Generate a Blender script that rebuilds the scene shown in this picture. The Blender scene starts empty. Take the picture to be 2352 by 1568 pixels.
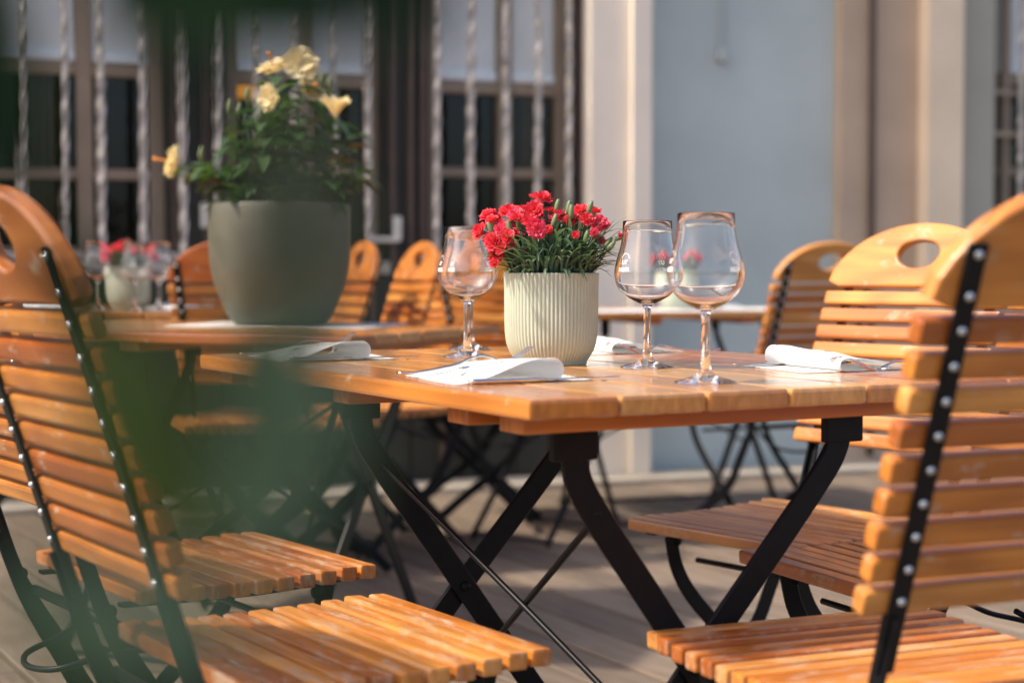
import bpy, bmesh, math, random
from mathutils import Vector, Matrix, Euler
R = math.radians
rnd = random.Random(7)
C = bpy.context.scene.collection
scene = bpy.context.scene

# ------------------------------------------------------------------ camera, light, exposure
CAM_H = 0.888
F_PX = 3800.0                      # focal length in pixels of a 2352 px wide picture
HORIZON = 622.0
PITCH = math.atan((784 - HORIZON) / F_PX)
cam_d = bpy.data.cameras.new('camera')
cam = bpy.data.objects.new('camera', cam_d); C.objects.link(cam)
cam.location = (0, 0, CAM_H)
cam.rotation_euler = (R(90) - PITCH, 0, 0)
cam_d.sensor_width = 36.0
cam_d.lens = F_PX / 2352 * 36.0
cam_d.clip_start = 0.02; cam_d.clip_end = 300
cam_d.dof.use_dof = True
cam_d.dof.focus_distance = 2.36
cam_d.dof.aperture_fstop = cam_d.lens / 19.0     # a 19 mm wide aperture
scene.camera = cam

SUN_EL, SUN_DIR = 50, Vector((-0.955, -0.295))       # sun stands to the left
w = bpy.data.worlds.new('World'); scene.world = w; w.use_nodes = True
nt = w.node_tree
sky = nt.nodes.new('ShaderNodeTexSky'); sky.sky_type = 'NISHITA'; sky.sun_disc = False
sky.air_density = 0.8; sky.dust_density = 3.5; sky.ozone_density = 1.0; sky.sun_elevation = R(SUN_EL); sky.sun_rotation = math.atan2(SUN_DIR.x, SUN_DIR.y)
nt.links.new(sky.outputs[0], nt.nodes['Background'].inputs[0])
nt.nodes['Background'].inputs[1].default_value = 0.15
sd = bpy.data.lights.new('sun', 'SUN'); sd.energy = 2.9; sd.angle = R(3.0); sd.color = (1.0, 0.89, 0.74)
sun = bpy.data.objects.new('sun', sd); C.objects.link(sun)
sv = Vector((SUN_DIR.x * math.cos(R(SUN_EL)), SUN_DIR.y * math.cos(R(SUN_EL)), math.sin(R(SUN_EL))))
sun.rotation_euler = sv.to_track_quat('Z', 'Y').to_euler()
sun.location = (-5, 0, 6)
scene.view_settings.view_transform = 'Standard'; scene.view_settings.look = 'None'
scene.view_settings.exposure = 0.97; scene.view_settings.gamma = 1
scene.render.engine = 'CYCLES'
scene.cycles.max_bounces = 12; scene.cycles.transmission_bounces = 12; scene.cycles.transparent_max_bounces = 12

def ray(px, py):
    d = Vector(((px - 1176) / F_PX, (784 - py) / F_PX, -1))
    d.rotate(Euler((R(90) - PITCH, 0, 0)))
    return d
def at(px, py, h=0.0):
    d = ray(px, py); k = (h - CAM_H) / d.z
    return Vector((d.x * k, d.y * k, h))
def atd(px, py, Y):
    d = ray(px, py); k = Y / d.y
    return Vector((d.x * k, Y, CAM_H + d.z * k))

# ------------------------------------------------------------------ helpers
def tag(o, label=None, cat=None, group=None, kind=None):
    if label: o['label'] = label
    if cat: o['category'] = cat
    if group: o['group'] = group
    if kind: o['kind'] = kind
    return o
def empty(name, loc=(0, 0, 0), rz=0.0):
    o = bpy.data.objects.new(name, None); C.objects.link(o)
    o.location = loc; o.rotation_euler = (0, 0, rz); o.empty_display_size = 0.05
    return o
def build(bm, name, mat, parent=None, smooth=False, label=None):
    me = bpy.data.meshes.new(name); bm.normal_update(); bm.to_mesh(me); bm.free()
    me.materials.append(mat)
    if smooth:
        for p in me.polygons: p.use_smooth = True
    o = bpy.data.objects.new(name, me); C.objects.link(o)
    if parent: o.parent = parent
    if label: o['label'] = label
    return o
def copy_tree(o, parent=None):
    c = o.copy(); C.objects.link(c); c.parent = parent
    for ch in list(o.children): copy_tree(ch, c)
    return c
def box(bm, c, size, bev=0.0, rot=None, seg=2):
    m = Matrix.Translation(c) @ (rot.to_matrix().to_4x4() if rot else Matrix.Identity(4)) @ Matrix.Diagonal((size[0], size[1], size[2], 1))
    r = bmesh.ops.create_cube(bm, size=1.0, matrix=m)
    if bev > 0:
        es = list({e for v in r['verts'] for e in v.link_edges})
        bmesh.ops.bevel(bm, geom=es, offset=bev, segments=seg, affect='EDGES', profile=0.6)
def smooth_path(pts, n=6):
    P = [Vector(p) for p in pts]
    if len(P) < 3: return P
    P = [2 * P[0] - P[1]] + P + [2 * P[-1] - P[-2]]
    out = []
    for i in range(1, len(P) - 2):
        for k in range(n):
            t = k / n
            a, b, c, d = P[i - 1], P[i], P[i + 1], P[i + 2]
            out.append(0.5 * ((2 * b) + (-a + c) * t + (2 * a - 5 * b + 4 * c - d) * t * t + (-a + 3 * b - 3 * c + d) * t ** 3))
    out.append(P[-2])
    return out
def rings(bm, rr, cap=True, close=False):
    n = len(rr[0]); vs = [[bm.verts.new(p) for p in r] for r in rr]
    last = len(vs) if close else len(vs) - 1
    for i in range(last):
        a, b = vs[i], vs[(i + 1) % len(vs)]
        for k in range(n): bm.faces.new((a[k], a[(k + 1) % n], b[(k + 1) % n], b[k]))
    if cap and not close:
        bm.faces.new(list(reversed(vs[0]))); bm.faces.new(vs[-1])
    return vs
def bar(bm, pts, wd, th, nrm, n=6):
    P = smooth_path(pts, n); N = Vector(nrm).normalized(); rr = []
    for i, p in enumerate(P):
        t = (P[min(i + 1, len(P) - 1)] - P[max(i - 1, 0)]).normalized()
        s = t.cross(N).normalized()
        ww = wd(i / (len(P) - 1)) if callable(wd) else wd
        e = th * 0.25
        rr.append([p + s * (ww / 2) + N * (th / 2 - e), p + s * (ww / 2 - e) + N * th / 2, p - s * (ww / 2 - e) + N * th / 2, p - s * (ww / 2) + N * (th / 2 - e),
                   p - s * (ww / 2) - N * (th / 2 - e), p - s * (ww / 2 - e) - N * th / 2, p + s * (ww / 2 - e) - N * th / 2, p + s * (ww / 2) - N * (th / 2 - e)])
    rings(bm, rr)
def tube(bm, pts, r, n=6, k=10, cap=True):
    P = smooth_path(pts, n); rr = []; up = None
    for i, p in enumerate(P):
        t = (P[min(i + 1, len(P) - 1)] - P[max(i - 1, 0)]).normalized()
        if up is None: up = Vector((0, 0, 1)) if abs(t.z) < 0.9 else Vector((1, 0, 0))
        s = t.cross(up)
        if s.length < 1e-4: s = t.orthogonal()
        s.normalize(); u = s.cross(t).normalized(); up = u
        rad = r(i / (len(P) - 1)) if callable(r) else r
        rr.append([p + (s * math.cos(a) + u * math.sin(a)) * rad for a in [2 * math.pi * j / k for j in range(k)]])
    rings(bm, rr, cap)
def lathe(bm, prof, n=48, c=(0, 0, 0), close=False):
    rr = [[Vector((c[0] + r * math.cos(2 * math.pi * j / n), c[1] + r * math.sin(2 * math.pi * j / n), c[2] + z)) for j in range(n)] for r, z in prof]
    return rings(bm, rr, cap=not close, close=close)
def dome(bm, c, r, flat=0.6, axis=(0, 1, 0)):
    q = Vector(axis).to_track_quat('Z', 'Y').to_matrix().to_4x4()
    bmesh.ops.create_uvsphere(bm, u_segments=10, v_segments=6, radius=r, matrix=Matrix.Translation(c) @ q @ Matrix.Diagonal((1, 1, flat, 1)))

# ------------------------------------------------------------------ materials
class NT:
    def __init__(s, name):
        s.m = bpy.data.materials.new(name); s.m.use_nodes = True
        s.t = s.m.node_tree; s.b = s.t.nodes['Principled BSDF']
    def n(s, ty, **kw):
        x = s.t.nodes.new(ty)
        for k, v in kw.items():
            if k in ('operation', 'blend_type', 'data_type', 'wave_type', 'bands_direction', 'feature', 'musgrave_type', 'rings_direction'): setattr(x, k, v)
            else: x.inputs[k].default_value = v
        return x
    def l(s, a, b): s.t.links.new(a, b)
    def math(s, op, a, b=None):
        x = s.t.nodes.new('ShaderNodeMath'); x.operation = op
        for i, v in enumerate((a, b)):
            if v is None: continue
            if isinstance(v, (int, float)): x.inputs[i].default_value = v
            else: s.l(v, x.inputs[i])
        return x.outputs[0]
    def mix(s, f, a, b, bt='MIX'):
        x = s.t.nodes.new('ShaderNodeMixRGB'); x.blend_type = bt
        for i, v in enumerate((f, a, b)):
            if isinstance(v, (int, float)): x.inputs[i].default_value = v
            elif isinstance(v, tuple): x.inputs[i].default_value = v + (1,) if len(v) == 3 else v
            else: s.l(v, x.inputs[i])
        return x.outputs[0]
    def ramp(s, f, stops):
        x = s.t.nodes.new('ShaderNodeValToRGB'); e = x.color_ramp.elements
        while len(e) < len(stops): e.new(0.5)
        for el, (p, c) in zip(e, stops): el.position = p; el.color = c + (1,)
        s.l(f, x.inputs[0]); return x.outputs[0]
    def bump(s, h, st=0.2, dist=0.001):
        x = s.t.nodes.new('ShaderNodeBump'); x.inputs['Strength'].default_value = st; x.inputs['Distance'].default_value = dist
        s.l(h, x.inputs['Height']); s.l(x.outputs[0], s.b.inputs['Normal'])
    def noise(s, vec, scale, detail=4, rough=0.55, dist=0.0):
        x = s.t.nodes.new('ShaderNodeTexNoise'); x.inputs['Scale'].default_value = scale; x.inputs['Detail'].default_value = detail
        x.inputs['Roughness'].default_value = rough; x.inputs['Distortion'].default_value = dist
        if vec is not None: s.l(vec, x.inputs['Vector'])
        return x.outputs['Fac']
def plain(name, col, rough=0.5, metal=0.0, var=0.12, scale=20, bump=0.0, spec=None, coat=0.0):
    t = NT(name); b = t.b
    tc = t.t.nodes.new('ShaderNodeTexCoord')
    f = t.noise(tc.outputs['Object'], scale, 5)
    d = tuple(c * (1 - var) for c in col); u = tuple(min(1, c * (1 + var)) for c in col)
    c = t.ramp(f, [(0.3, d), (0.7, u)]); t.l(c, b.inputs['Base Color'])
    b.inputs['Roughness'].default_value = rough; b.inputs['Metallic'].default_value = metal
    if spec is not None: b.inputs['Specular IOR Level'].default_value = spec
    if coat: b.inputs['Coat Weight'].default_value = coat; b.inputs['Coat Roughness'].default_value = 0.15
    if bump: t.bump(t.noise(tc.outputs['Object'], scale * 4, 4), bump)
    return t.m
def wood(name, axis, cols, rough=0.34, coat=0.28, worn=0.0, fine=1.0, coatr=0.16):
    t = NT(name); b = t.b
    tc = t.t.nodes.new('ShaderNodeTexCoord'); geo = t.t.nodes.new('ShaderNodeNewGeometry'); oi = t.t.nodes.new('ShaderNodeObjectInfo')
    isl = geo.outputs['Random Per Island']
    # each board sits at its own place of the log
    off = t.t.nodes.new('ShaderNodeCombineXYZ')
    t.l(t.math('MULTIPLY', isl, 31.7), off.inputs[0]); t.l(t.math('MULTIPLY', isl, 17.3), off.inputs[1])
    t.l(t.math('ADD', t.math('MULTIPLY', oi.outputs['Random'], 23.1), t.math('MULTIPLY', isl, 9.0)), off.inputs[2])
    ad = t.t.nodes.new('ShaderNodeVectorMath'); ad.operation = 'ADD'; t.l(tc.outputs['Object'], ad.inputs[0]); t.l(off.outputs[0], ad.inputs[1])
    def stretched(al, ac):
        mp = t.t.nodes.new('ShaderNodeMapping'); s = [ac, ac, ac * 0.35]; s[axis] = al; mp.inputs['Scale'].default_value = s
        t.l(ad.outputs[0], mp.inputs[0]); return mp.outputs[0]
    f1 = t.noise(stretched(3.0, 170 * fine), 1.0, 4, 0.6)
    big = t.noise(stretched(1.3, 17 * fine), 1.0, 2, 0.5)
    ringw = t.math('SINE', t.math('MULTIPLY', big, 60.0 if axis == 0 else 45.0))
    ringw = t.math('ADD', t.math('MULTIPLY', ringw, 0.5), 0.5)
    h = t.math('FRACT', t.math('ADD', t.math('MULTIPLY', isl, 5.37), t.math('MULTIPLY', oi.outputs['Random'], 3.1)))
    base = t.ramp(h, [(0.0, cols[0]), (0.35, cols[1]), (0.7, cols[2]), (1.0, cols[3])])
    dark = t.mix(1.0, base, (0.52, 0.42, 0.36), 'MULTIPLY')
    g = t.math('ADD', t.math('MULTIPLY', ringw, 0.36 if axis == 0 else 0.22), t.math('MULTIPLY', f1, 0.95))
    gr = t.t.nodes.new('ShaderNodeMapRange'); gr.inputs[1].default_value = 0.35; gr.inputs[2].default_value = 0.95; t.l(g, gr.inputs[0])
    col = t.mix(t.math('MULTIPLY', gr.outputs[0], 0.8), base, dark)
    blot = t.noise(stretched(5, 16), 1.0, 3)
    col = t.mix(t.math('MULTIPLY', blot, 0.35), col, t.mix(1.0, col, (1.45, 1.4, 1.3), 'MULTIPLY'))
    ro = rough
    if worn:
        wn = t.noise(stretched(10, 40), 1.6, 8, 0.75)
        wm = t.t.nodes.new('ShaderNodeMapRange'); wm.inputs[1].default_value = 0.62 - worn * 0.08; wm.inputs[2].default_value = 0.64; t.l(wn, wm.inputs[0])
        col = t.mix(t.math('MULTIPLY', wm.outputs[0], 0.65), col, (0.46, 0.36, 0.25))
        r2 = t.math('ADD', t.math('MULTIPLY', wm.outputs[0], 0.3), t.math('ADD', t.math('MULTIPLY', f1, 0.15), rough - 0.07)); t.l(r2, b.inputs['Roughness'])
        cw = t.math('MULTIPLY', t.math('SUBTRACT', 1.0, wm.outputs[0]), coat); t.l(cw, b.inputs['Coat Weight'])
    else:
        r2 = t.math('ADD', t.math('MULTIPLY', f1, 0.15), rough - 0.07); t.l(r2, b.inputs['Roughness']); b.inputs['Coat Weight'].default_value = coat
    b.inputs['Coat Roughness'].default_value = coatr
    t.l(col, b.inputs['Base Color'])
    t.bump(t.math('ADD', f1, t.math('MULTIPLY', ringw, 0.3)), 0.25, 0.0006)
    return t.m
ORANGE = [(0.54, 0.180, 0.023), (0.70, 0.315, 0.070), (0.38, 0.098, 0.012), (0.60, 0.225, 0.034)]
M = {}
M['seat_wood'] = wood('varnished_seat_wood', 0, ORANGE, worn=1.5, fine=0.6)
M['back_wood'] = wood('varnished_back_wood', 0, ORANGE, worn=0.6, fine=0.6)
M['table_wood'] = wood('varnished_table_wood', 1, [(0.60, 0.235, 0.045), (0.38, 0.095, 0.014), (0.68, 0.36, 0.11), (0.50, 0.160, 0.025)], rough=0.28, coat=0.75, fine=1.0, coatr=0.12, worn=0.25)
M['batten_wood'] = wood('batten_wood', 0, [(0.55, 0.19, 0.035)] * 4, rough=0.35, fine=0.7)
M['deck'] = wood('deck_wood', 1, [(0.185, 0.147, 0.112), (0.14, 0.111, 0.085), (0.215, 0.17, 0.13), (0.16, 0.128, 0.099)], rough=0.6, coat=0.0, fine=0.4)
M['iron'] = plain('black_painted_iron', (0.004, 0.0045, 0.006), 0.42, 0.0, 0.3, 60, 0.1, spec=0.22)
M['rivet'] = plain('rivet_steel', (0.62, 0.64, 0.64), 0.3, 0.9)
M['steel'] = plain('cutlery_steel', (0.66, 0.64, 0.60), 0.12, 1.0, 0.04)
M['paper'] = plain('white_paper', (0.80, 0.80, 0.80), 0.7, 0, 0.02, 8)
def paper_mat():
    t = NT('thin_white_paper'); b = t.b; b.inputs['Base Color'].default_value = (0.92, 0.92, 0.91, 1); b.inputs['Roughness'].default_value = 0.75
    tc = t.t.nodes.new('ShaderNodeTexCoord'); t.bump(t.noise(tc.outputs['Object'], 400, 3), 0.15, 0.0003)
    tr = t.t.nodes.new('ShaderNodeBsdfTranslucent'); tr.inputs[0].default_value = (0.92, 0.92, 0.90, 1)
    mx = t.t.nodes.new('ShaderNodeMixShader'); mx.inputs[0].default_value = 0.42
    t.l(b.outputs[0], mx.inputs[1]); t.l(tr.outputs[0], mx.inputs[2]); t.l(mx.outputs[0], t.t.nodes['Material Output'].inputs[0]); return t.m
M['paper'] = paper_mat()
M['ink'] = plain('grey_print_ink', (0.16, 0.17, 0.18), 0.7, 0, 0.3, 300)
M['ink_blue'] = plain('blue_print_ink', (0.06, 0.12, 0.25), 0.7, 0, 0.3, 300)
M['ink_brown'] = plain('brown_print_ink', (0.35, 0.17, 0.10), 0.7, 0, 0.3, 300)
M['white_print'] = plain('white_glass_print', (0.85, 0.85, 0.85), 0.5, 0, 0.02)
M['sage'] = plain('sage_ceramic', (0.42, 0.46, 0.36), 0.42, 0, 0.09, 22, 0.05)
M['clay'] = plain('grey_green_clay', (0.115, 0.112, 0.082), 0.45, 0, 0.3, 7, 0.15)
M['soil'] = plain('soil', (0.03, 0.02, 0.013), 0.9, 0, 0.5, 60, 0.6)
def leafmat(name, a, b_, rough=0.45, trans=0.25, tint=(1.6, 1.7, 0.9)):
    t = NT(name); b = t.b
    geo = t.t.nodes.new('ShaderNodeNewGeometry'); tc = t.t.nodes.new('ShaderNodeTexCoord')
    f = t.math('ADD', t.math('MULTIPLY', geo.outputs['Random Per Island'], 0.7), t.math('MULTIPLY', t.noise(tc.outputs['Object'], 60, 3), 0.3))
    c = t.ramp(f, [(0.1, a), (0.9, b_)]); t.l(c, b.inputs['Base Color']); b.inputs['Roughness'].default_value = rough
    tr = t.t.nodes.new('ShaderNodeBsdfTranslucent'); t.l(t.mix(1.0, c, tint, 'MULTIPLY'), tr.inputs[0])
    mx = t.t.nodes.new('ShaderNodeMixShader'); mx.inputs[0].default_value = trans
    t.l(b.outputs[0], mx.inputs[1]); t.l(tr.outputs[0], mx.inputs[2]); t.l(mx.outputs[0], t.t.nodes['Material Output'].inputs[0])
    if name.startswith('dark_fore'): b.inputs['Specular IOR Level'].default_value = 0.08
    return t.m
M['carn_leaf'] = leafmat('blue_green_carnation_leaf', (0.04, 0.095, 0.055), (0.15, 0.23, 0.15))
M['hib_leaf'] = leafmat('dark_hibiscus_leaf', (0.022, 0.060, 0.018), (0.07, 0.125, 0.045), 0.35)
M['fore_leaf'] = leafmat('foreground_leaf', (0.040, 0.068, 0.016), (0.058, 0.088, 0.022), 0.7, 0.2)
M['fore_painted_shade'] = leafmat('dark_fore_leaf_painted_shade', (0.004, 0.012, 0.005), (0.008, 0.022, 0.008), 0.9, 0.05)  # shade of the backlit leaves is put into this darker leaf colour
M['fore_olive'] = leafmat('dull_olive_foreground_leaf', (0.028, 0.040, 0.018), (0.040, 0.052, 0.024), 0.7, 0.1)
M['fore_teal'] = leafmat('dull_teal_foreground_leaf', (0.060, 0.105, 0.064), (0.080, 0.130, 0.080), 0.7, 0.2)
M['bud'] = leafmat('pale_green_bud', (0.16, 0.21, 0.09), (0.22, 0.25, 0.12))
M['stem'] = leafmat('green_stem', (0.06, 0.11, 0.05), (0.10, 0.15, 0.07))
M['red'] = leafmat('coral_red_petal', (0.58, 0.012, 0.028), (0.85, 0.075, 0.10), 0.6, 0.3, (1.2, 1.2, 1.2))
M['pink'] = leafmat('pink_red_petal', (0.62, 0.015, 0.065), (0.86, 0.13, 0.19), 0.6, 0.3, (1.2, 1.2, 1.2))
M['yellow'] = leafmat('pale_yellow_petal', (0.86, 0.71, 0.38), (0.90, 0.79, 0.52), 0.6, 0.3, (1.1, 1.05, 0.85))
M['pistil'] = plain('orange_pistil', (0.75, 0.28, 0.05), 0.6)
g = NT('clear_glass'); g.b.inputs['Base Color'].default_value = (1, 1, 1, 1); g.b.inputs['Roughness'].default_value = 0.0
g.b.inputs['Transmission Weight'].default_value = 1.0; g.b.inputs['IOR'].default_value = 1.47
M['glass'] = g.m
def pane_mat():
    t = NT('window_pane'); tr = t.t.nodes.new('ShaderNodeBsdfTransparent'); tr.inputs[0].default_value = (0.55, 0.55, 0.52, 1)
    gl = t.t.nodes.new('ShaderNodeBsdfGlossy'); gl.inputs['Roughness'].default_value = 0.03
    mx = t.t.nodes.new('ShaderNodeMixShader'); mx.inputs[0].default_value = 0.03
    t.l(tr.outputs[0], mx.inputs[1]); t.l(gl.outputs[0], mx.inputs[2]); t.l(mx.outputs[0], t.t.nodes['Material Output'].inputs[0])
    return t.m
M['pane'] = pane_mat()
M['cream'] = plain('cream_render', (0.88, 0.77, 0.62), 0.8, 0, 0.07, 3, 0.3)
M['tan'] = plain('tan_render', (0.53, 0.385, 0.265), 0.8, 0, 0.12, 2.5, 0.3)
M['pale_tan'] = plain('pale_sand_render', (0.82, 0.64, 0.45), 0.8, 0, 0.08, 2.5, 0.3)
M['greige'] = plain('greige_render', (0.42, 0.39, 0.31), 0.8, 0, 0.06, 2.5, 0.2)
M['bluegrey'] = plain('blue_grey_render', (0.50, 0.545, 0.505), 0.8, 0, 0.10, 1.6, 0.3)
M['dark_wall'] = plain('dark_brown_panelling', (0.026, 0.025, 0.016), 0.6, 0, 0.25, 6, 0.2)
M['jamb'] = plain('brown_timber_jamb', (0.085, 0.055, 0.04), 0.55, 0, 0.2, 8, 0.2)
M['frame'] = plain('brown_window_frame', (0.30, 0.23, 0.16), 0.5, 0, 0.12, 8)
M['grille'] = plain('weathered_wrought_iron', (0.52, 0.47, 0.40), 0.32, 0.25, 0.6, 15, 0.2)
M['blind'] = plain('pale_blue_blind', (0.80, 0.86, 0.86), 0.6, 0, 0.05, 4)
M['curtain'] = plain('tan_curtain', (0.55, 0.38, 0.22), 0.9, 0, 0.2, 9)
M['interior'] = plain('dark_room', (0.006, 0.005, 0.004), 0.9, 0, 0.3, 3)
M['stone'] = plain('pale_kerb_stone', (0.40, 0.35, 0.28), 0.8, 0, 0.15, 5, 0.3)
M['ground'] = plain('dark_ground', (0.05, 0.045, 0.035), 0.95, 0, 0.3, 2, 0.3)
M['white_metal'] = plain('off_white_catch', (0.62, 0.58, 0.50), 0.5)
lam = NT('lit_lantern_glass'); lam.b.inputs['Base Color'].default_value = (0.8, 0.4, 0.1, 1)
lam.b.inputs['Emission Color'].default_value = (1.0, 0.42, 0.07, 1); lam.b.inputs['Emission Strength'].default_value = 1.0
M['lit'] = lam.m

# ------------------------------------------------------------------ directions of the two rows
ANG = R(29.1)
A = Vector((math.cos(ANG), math.sin(ANG), 0)); B = Vector((-math.sin(ANG), math.cos(ANG), 0))

# ------------------------------------------------------------------ ground and deck
bm = bmesh.new(); box(bm, (0, 20, -0.16), (160, 160, 0.1)); tag(build(bm, 'ground', M['ground']), kind='structure')
bm = bmesh.new(); k = 0
for i in range(-52, 62):
    x = i * 0.150
    y0 = -9 + rnd.uniform(-1.5, 1.5)
    while y0 < 9:
        ln = rnd.uniform(3.2, 4.2)
        box(bm, (x, y0 + ln / 2, -0.014 - rnd.uniform(0, 0.0025)), (0.1345, ln - 0.004, 0.028), 0.003, seg=1); y0 += ln
deck = build(bm, 'deck', M['deck']); tag(deck, kind='structure')
deck.location = (0, 4, 0); deck.rotation_euler = (0, 0, ANG)

# ------------------------------------------------------------------ the building
WA = R(20.2); WD = Vector((math.cos(WA), math.sin(WA), 0)); WN = Vector((math.sin(WA), -math.cos(WA), 0))
O0 = at(1100, 1106, 0.0)
def wu(px, d=0.0, py=400):
    r = ray(px, py); p = O0 + WN * d
    k = (p.dot(WN)) / (r.x * WN.x + r.y * WN.y)
    q = Vector((r.x * k, r.y * k, CAM_H + r.z * k))
    return (q - O0).dot(WD), q.z
bld = empty('restaurant_building', O0, WA)
tag(bld, 'restaurant facade with barred windows, dark piers, cream pilasters and blue-grey wall', 'building')
# local frame: x along the wall, y = -d (towards the viewer is negative), z up
def wall_piece(name, x0, x1, d0, d1, z0, z1, mat, parent=bld, bev=0.0):
    bm = bmesh.new(); box(bm, ((x0 + x1) / 2, -(d0 + d1) / 2, (z0 + z1) / 2), (x1 - x0, abs(d1 - d0), z1 - z0), bev)
    return build(bm, name, mat, parent)
def bx(x0, x1, d0, d1, z0, z1, bm, bev=0.0):
    box(bm, ((x0 + x1) / 2, -(d0 + d1) / 2, (z0 + z1) / 2), (x1 - x0, abs(d1 - d0), z1 - z0), bev)
TOP = 4.2
U = lambda px, d=0.0: wu(px, d)[0]
SILL = wu(250, 0, 600)[1]
wins = [(-190, 385, 195, 128), (520, 880, 700, 158), (985, 1318, 1158, 180)]
def window(px0, px1, pxm, pyb, grille_px, curtains):
    u0, u1, um = U(px0, -0.02), U(px1, -0.02), U(pxm, -0.10)
    w_ = empty('window'); w_.parent = bld
    zb = wu((px0 + px1) / 2, -0.1, pyb)[1]
    bm = bmesh.new(); fr = 0.055; D0, D1 = -0.15, -0.09; zt = 2.75
    bx(u0, u0 + fr, D0, D1, SILL, zt, bm, 0.005); bx(u1 - fr, u1, D0, D1, SILL, zt, bm, 0.005)
    bx(u0 + fr, u1 - fr, D0, D1, SILL, SILL + fr, bm, 0.005); bx(u0 + fr, u1 - fr, D0, D1, zt - fr, zt, bm, 0.005)
    bx(um - 0.03, um + 0.03, D0 + 0.004, D1 + 0.006, SILL + fr, zt - fr, bm, 0.005)
    zl = wu((px0 + px1) / 2, -0.1, 398)[1]
    for a, b in ((u0 + fr, um - 0.03), (um + 0.03, u1 - fr)):
        bx(a, b, D0 + 0.004, D1 - 0.006, zl - 0.02, zl + 0.02, bm, 0.004)
        bx(a, b, D0 + 0.004, D1 - 0.006, zb - 0.07, zb - 0.02, bm, 0.004)
    build(bm, 'frame', M['frame'], w_)
    bm = bmesh.new(); bx(u0 + 0.02, u1 - 0.02, -0.135, -0.129, SILL + 0.02, zt - 0.02, bm); build(bm, 'pane', M['pane'], w_)
    bm = bmesh.new(); z = zb + 0.03
    while z < zt - 0.06:
        for a, b in ((u0 + fr + 0.004, um - 0.034), (um + 0.034, u1 - fr - 0.004)):
            box(bm, ((a + b) / 2, 0.117, z), (b - a, 0.004, 0.026), 0, Euler((R(18), 0, 0)))
        z += 0.024
    for a, b in ((u0 + fr + 0.004, um - 0.034), (um + 0.034, u1 - fr - 0.004)):
        bx(a, b, -0.128, -0.098, zb - 0.015, zb + 0.018, bm, 0.004)
    build(bm, 'blind', M['blind'], w_)
    bm = bmesh.new(); bx(u0 - 0.01, u1 + 0.01, -0.16, 0.05, SILL - 0.05, SILL, bm, 0.006); build(bm, 'sill', M['greige'], w_)
    # twisted bars
    bm = bmesh.new()
    for gp in grille_px:
        x = U(gp, 0.06); s = 0.0140 + 0.0015 * math.sin(gp); rr = []
        n = 150; per = 0.42 + 0.05 * math.sin(gp * 1.7)
        for i in range(n + 1):
            z = SILL - 0.02 + (zt - 0.1 - SILL) * i / n; a = z * 2 * math.pi / per + gp
            xo = 0.004 * math.sin(z * 2.1 + gp)
            rr.append([Vector((x + xo + s * 1.18 * math.cos(a + q), -0.06 + s * 1.18 * math.sin(a + q), z)) for q in (0, math.pi / 2, math.pi, 3 * math.pi / 2)])
        rings(bm, rr)
    a, b = U(min(grille_px), 0.06) - 0.09, U(max(grille_px), 0.06) + 0.04
    for z in (SILL + 0.02, zt - 0.15): bx(a, b, 0.073, 0.085, z - 0.012, z + 0.012, bm, 0.003)
    for x in (a + 0.02, b - 0.02):
        for z in (SILL + 0.02, zt - 0.15): bx(x - 0.01, x + 0.01, -0.01, 0.074, z - 0.01, z + 0.01, bm)
    build(bm, 'grille', M['grille'], w_)
    if curtains:
        bm = bmesh.new()
        for c0, c1, sl in curtains:
            x0, x1 = U(c0, -0.25), U(c1, -0.25); n = 14; rows = 8; vs = []
            for r_ in range(rows + 1):
                t_ = r_ / rows; z = SILL + (zt - SILL) * (1 - t_)
                vs.append([bm.verts.new((x0 + (x1 - x0) * i / n - sl * t_ * (1 - i / n), 0.20 + 0.02 * math.sin(i * 1.9), z)) for i in range(n + 1)])
            for r_ in range(rows):
                for i in range(n): bm.faces.new((vs[r_][i], vs[r_][i + 1], vs[r_ + 1][i + 1], vs[r_ + 1][i]))
        cu = build(bm, 'curtain', M['curtain'], w_, True)
        sm = cu.modifiers.new('thick', 'SOLIDIFY'); sm.thickness = 0.004
    return w_
window(-190, 385, 195, 128, (-45, 52, 148, 235, 330, 422), [(70, 130, 0.08), (215, 232, 0.0)])
window(520, 880, 700, 158, (500, 590, 680, 765, 845), None)
window(985, 1318, 1158, 180, (1003, 1083, 1162, 1235, 1305), [(1185, 1230, 0.0), (1060, 1075, 0.0)])
# dark piers, lower panelling, lintel
L0, R0 = U(-190, 0) - 3.2, U(2920, 0) + 3
segs = [(L0, U(-190)), (U(385), U(520)), (U(880), U(985)), (U(1318), U(1356))]
bm = bmesh.new()
for a, b in segs: bx(a, b, -0.16, 0.0, SILL - 0.05, 2.75, bm)
bx(L0, U(1356), -0.16, 0.0, 2.75, TOP, bm)
build(bm, 'pier_wall', M['dark_wall'], bld)
bm = bmesh.new()
x = L0
while x < U(1356) - 0.02:
    e = min(x + 0.155, U(1356)); bx(x, e - 0.006, -0.16, 0.004, 0.0, SILL - 0.052, bm, 0.003); x = e
build(bm, 'lower_panelling', M['dark_wall'], bld)
bm = bmesh.new()
for p in (898, 940, 968, 400, 470, 508): bx(U(p) - 0.012, U(p) + 0.012, 0.002, 0.03, SILL - 0.02, TOP - 0.3, bm, 0.003)
bx(U(1322), U(1352), 0.002, 0.035, SILL - 0.05, 2.75, bm, 0.004)
for p in (850, 1012): bx(U(p) - 0.012, U(p) + 0.012, 0.006, 0.03, 0.02, SILL - 0.1, bm, 0.003)
build(bm, 'timber_trim', M['jamb'], bld)
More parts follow.
